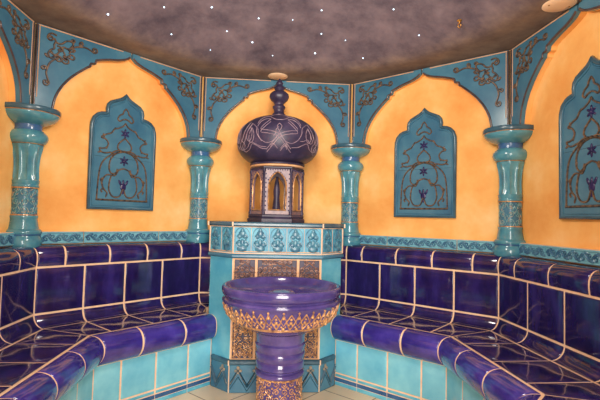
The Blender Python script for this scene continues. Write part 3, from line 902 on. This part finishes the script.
m = MB(); m.lathe([(.176, 1.413), (.188, 1.418), (.190, 1.426), (.180, 1.432)], 56, LC); m.build('cornice_ring', M['plum'], t, 50, LB)
DOME = smooth([(.172, 1.430), (.186, 1.436), (.222, 1.456), (.256, 1.490), (.274, 1.530), (.280, 1.575), (.275, 1.622), (.256, 1.664), (.222, 1.702), (.176, 1.732), (.120, 1.752), (.072, 1.762), (.042, 1.768)], 3)
m = MB(); m.lathe([(p.x, p.y) for p in DOME], 72, LC); m.build('dome', M['plum'], t, 60, LB)
dome_obj = [o for o in t.children if o.name.startswith('dome')][0]
def dome_r(z):
    for p, q in zip(DOME, DOME[1:]):
        if p.y <= z <= q.y: return p.x + (q.x - p.x) * (z - p.y) / (q.y - p.y)
    return DOME[-1].x
def dz(Y): return 1.77 - (Y - 35) * (1.77 - 1.43) / (285 - 35)
def dmap(X, Y):
    z = min(1.764, max(1.436, dz(Y))); r = dome_r(z)
    dx = (X - 308) / 5.714 / 148
    return math.asin(max(-.97, min(.97, dx / r))), z
lines = [
    [(258, 70), (285, 52), (308, 48), (331, 52), (358, 70), (331, 88), (308, 90), (285, 88), (258, 70)],
    [(262, 88), (232, 112), (208, 140), (250, 148), (290, 158), (318, 176), (345, 205), (372, 232)],
    [(354, 88), (384, 112), (408, 140), (366, 148), (326, 158), (298, 176), (271, 205), (244, 232)],
    [(190, 112), (206, 88), (232, 72), (258, 70)], [(426, 112), (410, 88), (384, 72), (358, 70)],
    [(308, 112), (296, 124), (300, 140), (308, 148), (316, 140), (320, 124), (308, 112)],
    [(206, 190), (236, 206), (270, 200), (298, 172), (308, 150)], [(410, 190), (380, 206), (346, 200), (318, 172), (308, 150)],
    [(300, 232), (276, 210), (262, 226)], [(316, 232), (340, 210), (354, 226)],
    [(152, 98), (182, 128), (186, 160), (206, 190)], [(464, 98), (434, 128), (430, 160), (410, 190)],
    [(150, 122), (134, 150), (132, 180), (146, 196), (158, 178), (160, 150), (150, 122)],
    [(152, 98), (122, 140), (108, 180), (94, 206), (112, 232), (138, 222), (152, 200), (180, 210), (206, 222), (240, 226)],
    [(464, 98), (494, 140), (508, 180), (522, 206), (504, 232), (478, 222), (464, 200), (436, 210), (410, 222), (376, 226)],
    [(466, 122), (482, 150), (484, 180), (470, 196), (458, 178), (456, 150), (466, 122)],
]
m = MB()
for rep in range(3):
    a0 = -pi / 2 + rep * 2 * pi / 3
    for L_ in lines + [[(X, Y + 15) for X, Y in q] for q in lines[1:5]] + [[(308 + (X - 308) * .93, Y + 9) for X, Y in q] for q in (lines[9], lines[10], lines[12], lines[13])] + [[(cx_ + (X - cx_) * .5, 160 + (Y - 160) * .5) for X, Y in q] for q, cx_ in ((lines[11], 146), (lines[14], 470))]:
        pth = []
        for p in smooth(L_, 4):
            th, z = dmap(p.x, p.y); r = dome_r(z) + .0004
            pth.append((LC[0] + r * cos(a0 + th), LC[1] + r * sin(a0 + th), z))
        m.tube(pth, .0023, 5)
o = m.build('incised_line', M['incised'], dome_obj, 60, LB)
FIN = [(.044, 1.764), (.047, 1.772), (.047, 1.782), (.038, 1.788), (.034, 1.800), (.036, 1.815), (.044, 1.824), (.044, 1.838), (.032, 1.846), (.030, 1.852), (.040, 1.866), (.058, 1.884), (.067, 1.904), (.062, 1.924), (.046, 1.940), (.030, 1.950), (.034, 1.958), (.040, 1.968), (.034, 1.978), (.022, 1.986), (.022, 1.996), (.026, 2.003), (.018, 2.016), (.006, 2.032), (.001, 2.038)]
m = MB(); m.lathe(FIN, 28, LC, rf=lambda r, z, th: r * (1 + (.06 * abs(sin(4 * th)) if 1.86 < z < 1.945 else 0))); m.build('finial', M['plum'], t, 60, LB)
m = MB(); m.lathe([(.060, 1.06), (.060, 1.085), (.034, 1.10), (.026, 1.14), (.020, 1.20), (.024, 1.24), (.016, 1.30), (.006, 1.345)], 20, LC); m.build('inner_spout', M['plum'], t, 50, LB)

# ------------------------------------------------------------------ wash basin
BC = (.023, .43)
BB = (BC[0], BC[1], 0)
t = thing('wash_basin', 'round violet ceramic wash basin with gold relief band on a patterned foot', 'basin', BB)
def bl(m, prof, n=72, rf=None): m.lathe(prof, n, BC, rf)
m = MB(); bl(m, [(.150, .0005), (.152, .02), (.140, .035), (.124, .045), (.118, .055), (.118, .236), (.122, .242)]); m.build('foot', M['violet'], t, 50, BB)
m = MB(); bl(m, [(.116, .236), (.129, .241), (.132, .249), (.130, .258), (.122, .264)]); m.build('foot_flange', M['violet'], t, 50, BB)
m = MB(); bl(m, [(.1235, .2385), (.1255, .2415), (.1235, .2445)]); m.build('gold_line', M['gold'], t, 50, BB)
m = MB(); bl(m, [(.116, .262), (.118, .272), (.128, .280), (.1285, .312), (.124, .318), (.128, .324), (.132, .356), (.127, .364), (.131, .370), (.134, .402), (.127, .410), (.130, .416), (.132, .450), (.142, .464)]); m.build('stem', M['violet'], t, 40, BB)
bowl = [(.130, .456), (.150, .470), (.190, .487), (.225, .504), (.254, .524), (.278, .549), (.294, .577), (.303, .604), (.306, .618), (.312, .624), (.314, .634), (.309, .642), (.300, .646), (.300, .652), (.303, .656), (.309, .660), (.313, .666), (.316, .678), (.316, .696), (.312, .704), (.304, .707), (.296, .704), (.290, .695), (.282, .678), (.262, .660), (.222, .648), (.170, .643), (.110, .641), (.060, .640)]
m = MB(); bl(m, bowl, 96); bw = m.build('bowl', M['violet'], t, 50, BB)
m = MB(); bl(m, [(.078, .6395), (.078, .652), (.072, .664), (.060, .670), (.050, .668), (.046, .660)], 40); m.build('drain_boss', M['violet'], t, 50, BB)
m = MB(); bl(m, [(.047, .658), (.047, .667), (.040, .670), (.02, .674), (.002, .675)], 32); m.build('drain_cover', M['dark_hole'], t, 50, BB)
OUT = bowl[:10]
def bowl_r(z):
    for (r0, z0), (r1, z1) in zip(OUT, OUT[1:]):
        if z0 <= z <= z1: return r0 + (r1 - r0) * (z - z0) / (z1 - z0)
    return .306
def bp(th, z, h=.001): r = bowl_r(z) + h; return (BC[0] + r * cos(th), BC[1] + r * sin(th), z)
m = MB(); n = 26
for i in range(n):
    w = 2 * pi / n; t0 = i * w
    zig = [(0, .530), (.25, .562), (.5, .608), (.75, .562), (1, .530)]
    m.tube([bp(t0 + w * a, z, .002) for a, z in zig], .0042, 5)
    zig = [(0, .606), (.25, .580), (.5, .552), (.75, .580), (1, .606)]
    m.tube([bp(t0 + w * a, z, .002) for a, z in zig], .0034, 5)
    for a, z, r in ((0, .566, .009), (-.13, .556, .006), (.13, .556, .006), (0, .584, .007), (.5, .590, .008), (.5, .534, .009), (.36, .545, .005), (.64, .545, .005), (.5, .613, .006)):
        m.blob(bp(t0 + w * a, z, .001), r, r, r, 8, 5)
for zz, rr in ((.521, .004), (.511, .0025)):
    m.tube([bp(2 * pi * i / 80, zz, .001) for i in range(80)], rr, 5, True)
m.build('relief_band', M['gold'], bw, 60, BB)
m = MB()
def fc(th, z, r=.1185): return (BC[0] + r * cos(th), BC[1] + r * sin(th), z)
n = 18
for i in range(n):
    w = 2 * pi / n
    for j in range(5):
        zc = .072 + .0365 * j; sg = 1 if (i + j) % 2 else -1
        m.tube([fc(i * w + a / .118, z) for a, z in spiral(0, zc, .0175, j * 1.1 + i, 1.4, 14, sg)], .0029, 5)
        m.blob(fc(i * w + w / 2, zc + .017), .006, .006, .006, 6, 4)
for z in (.056, .232): m.tube([fc(2 * pi * i / 60, z) for i in range(60)], .004, 5, True)
m.build('scroll_relief', M['gold'], t, 60, BB)

# ------------------------------------------------------------------ ceiling fittings
f_px = 436.0546; S_ = 1.4
cam_loc = Vector((-.07994, -1.9222, 1.05434))
yaw, pitch, roll = .0803, .0444, .0244
def px_ray(px, py):
    a = px - 300; b = -(py - 200)
    c, s = cos(roll), sin(roll)
    u = c * a - s * b; v = s * a + c * b
    x, y, z = u / f_px, 1., v / f_px
    c, s = cos(pitch), sin(pitch); y, z = c * y - s * z, s * y + c * z
    c, s = cos(yaw), sin(yaw); x, y = c * x + s * y, -s * x + c * y
    return Vector((x, y, z))
# star lights measured on the dome (room metres)
stars_px = [(108, 14), (164, 7), (171.5, 34), (211.7, 7), (226.8, 31), (258.6, 18), (252.3, 42), (210.3, 49.7), (272.6, 55.3), (292.6, 19.6), (321.6, 10), (321.3, 33.6), (345.4, 40), (315, 53), (363, 57.8), (393.5, 9), (419, 35)]
def dome_hit(px, py):
    r = px_ray(px, py); z = ZT + .1
    for _ in range(60):
        q = cam_loc + r * ((z - cam_loc.z) / r.z)
        z = .5 * z + .5 * dome_z(sqrt(q.x ** 2 + q.y ** 2))
    return cam_loc + r * ((z - cam_loc.z) / r.z)
where = {0: 'leftmost of the ceiling stars, alone above the left wall panel',
         1: 'second from the left, at the top edge',
         2: 'below and right of the leftmost star',
         3: 'at the top edge, above the column left of the lantern',
         4: 'left of the lantern finial, midway up the ceiling',
         5: 'upper left of the lantern finial, near the top edge',
         6: 'bigger bluish star left of the lantern finial',
         7: 'faint, lowest on the left, above the left column',
         8: 'small, just above the peach disc over the finial',
         9: 'near the top edge, directly above right of the lantern finial',
         10: 'at the top edge, first right of the picture middle',
         11: 'midway up, right of the lantern finial, above the big bluish star',
         12: 'midway up, above the column right of the lantern',
         13: 'big and bluish, low down right of the lantern finial',
         14: 'lowest on the right, above the right column of the lantern',
         15: 'at the top edge above the middle right wall panel',
         16: 'rightmost star, left of the brass hook'}
big = {0: 1.25, 6: 1.25, 13: 1.35, 3: 1.2, 12: .8, 7: .75, 8: .8, 9: .75}
for i, (px, py) in enumerate(stars_px):
    q = dome_hit(px, py)
    m = MB(); k = .0044 * big.get(i, 1)
    m.blob((0, 0, 0), k, k, k * .8, 10, 6)
    o = m.build('ceiling_star', M['star'], None, 60)
    o.location = (round(q.x, 3), round(q.y, 3), round(q.z, 4) - .002)
    tag(o, 'tiny glowing ceiling star, ' + where[i], 'light', 'star lights in the ceiling')
def ceiling_disc(loc, lab):
    t = thing('ceiling_disc', lab, 'ceiling fitting', loc, 0, 'peach discs on the ceiling edge')
    m = MB(); m.lathe([(.062, 0), (.072, -.003), (.074, -.007), (.066, -.012), (.03, -.014), (.004, -.0145)], 40); m.build('cover', M['disc'], t, 50)
    for sg in (1, -1):
        m = MB(); m.lathe([(.004, -.0115), (.004, -.0155), (.002, -.0165)], 10, (sg * .052, 0)); m.build('screw', M['brass'], t, 50)
    return t
ceiling_disc((-.01, 1.285, ZT - .0005), 'round peach disc on the ceiling edge above the lantern finial')
ceiling_disc((1.30, .02, ZT - .0005), 'round peach disc on the ceiling edge in the top right corner')
q = dome_hit(459.5, 20)
t = thing('ceiling_hook', 'small brass hook fitting hanging from the ceiling above the right column', 'hook', (q.x, q.y, q.z - .001))
m = MB(); m.lathe([(.014, .0), (.014, -.004), (.006, -.008), (.004, -.020)], 16); m.build('ceiling_plate', M['brass'], t, 50)
m = MB(); m.tube([(.009 * cos(a), 0, -.032 + .011 * sin(a)) for a in [pi / 2 + 2 * pi * i / 16 for i in range(16)]], .003, 6, True); m.build('ring', M['brass'], t, 60)

# ------------------------------------------------------------------ camera
cam = bpy.data.cameras.new('camera'); co = bpy.data.objects.new('camera', cam); C.objects.link(co)
fw = px_ray(300, 200).normalized(); rt = (px_ray(301, 200) - px_ray(300, 200)).normalized(); upv = rt.cross(fw).normalized()
co.matrix_world = Matrix(((rt.x, upv.x, -fw.x, cam_loc.x), (rt.y, upv.y, -fw.y, cam_loc.y), (rt.z, upv.z, -fw.z, cam_loc.z), (0, 0, 0, 1)))
cam.sensor_width = 36; cam.lens = f_px / 600 * 36; cam.clip_start = .02
bpy.context.scene.camera = co

# ------------------------------------------------------------------ light
def lamp(name, kind, loc, power, color, **kw):
    l = bpy.data.lights.new(name, kind); l.energy = power; l.color = color
    for k, v in kw.items(): setattr(l, k, v)
    o = bpy.data.objects.new(name, l); C.objects.link(o); o.location = loc
    return o
lamp('dome_lamp', 'POINT', (0, -.38, 2.0), 44, (1, .90, .78), shadow_soft_size=.16)
o = lamp('added_fill_light', 'AREA', (0, -2.6, 1.25), 104, (1, .92, .83), shape='RECTANGLE', size=1.0, size_y=1.9)  # unseen fill added outside the doorway to brighten the room from the front
o.rotation_euler = (radians(90), 0, 0)
W = bpy.data.worlds.new('world'); bpy.context.scene.world = W; W.use_nodes = True
W.node_tree.nodes['Background'].inputs['Color'].default_value = (1, .86, .74, 1)
W.node_tree.nodes['Background'].inputs['Strength'].default_value = .5
vs = bpy.context.scene.view_settings
vs.view_transform = 'Standard'; vs.look = 'None'; vs.exposure = .1; vs.gamma = 1; vs.use_curve_mapping = False
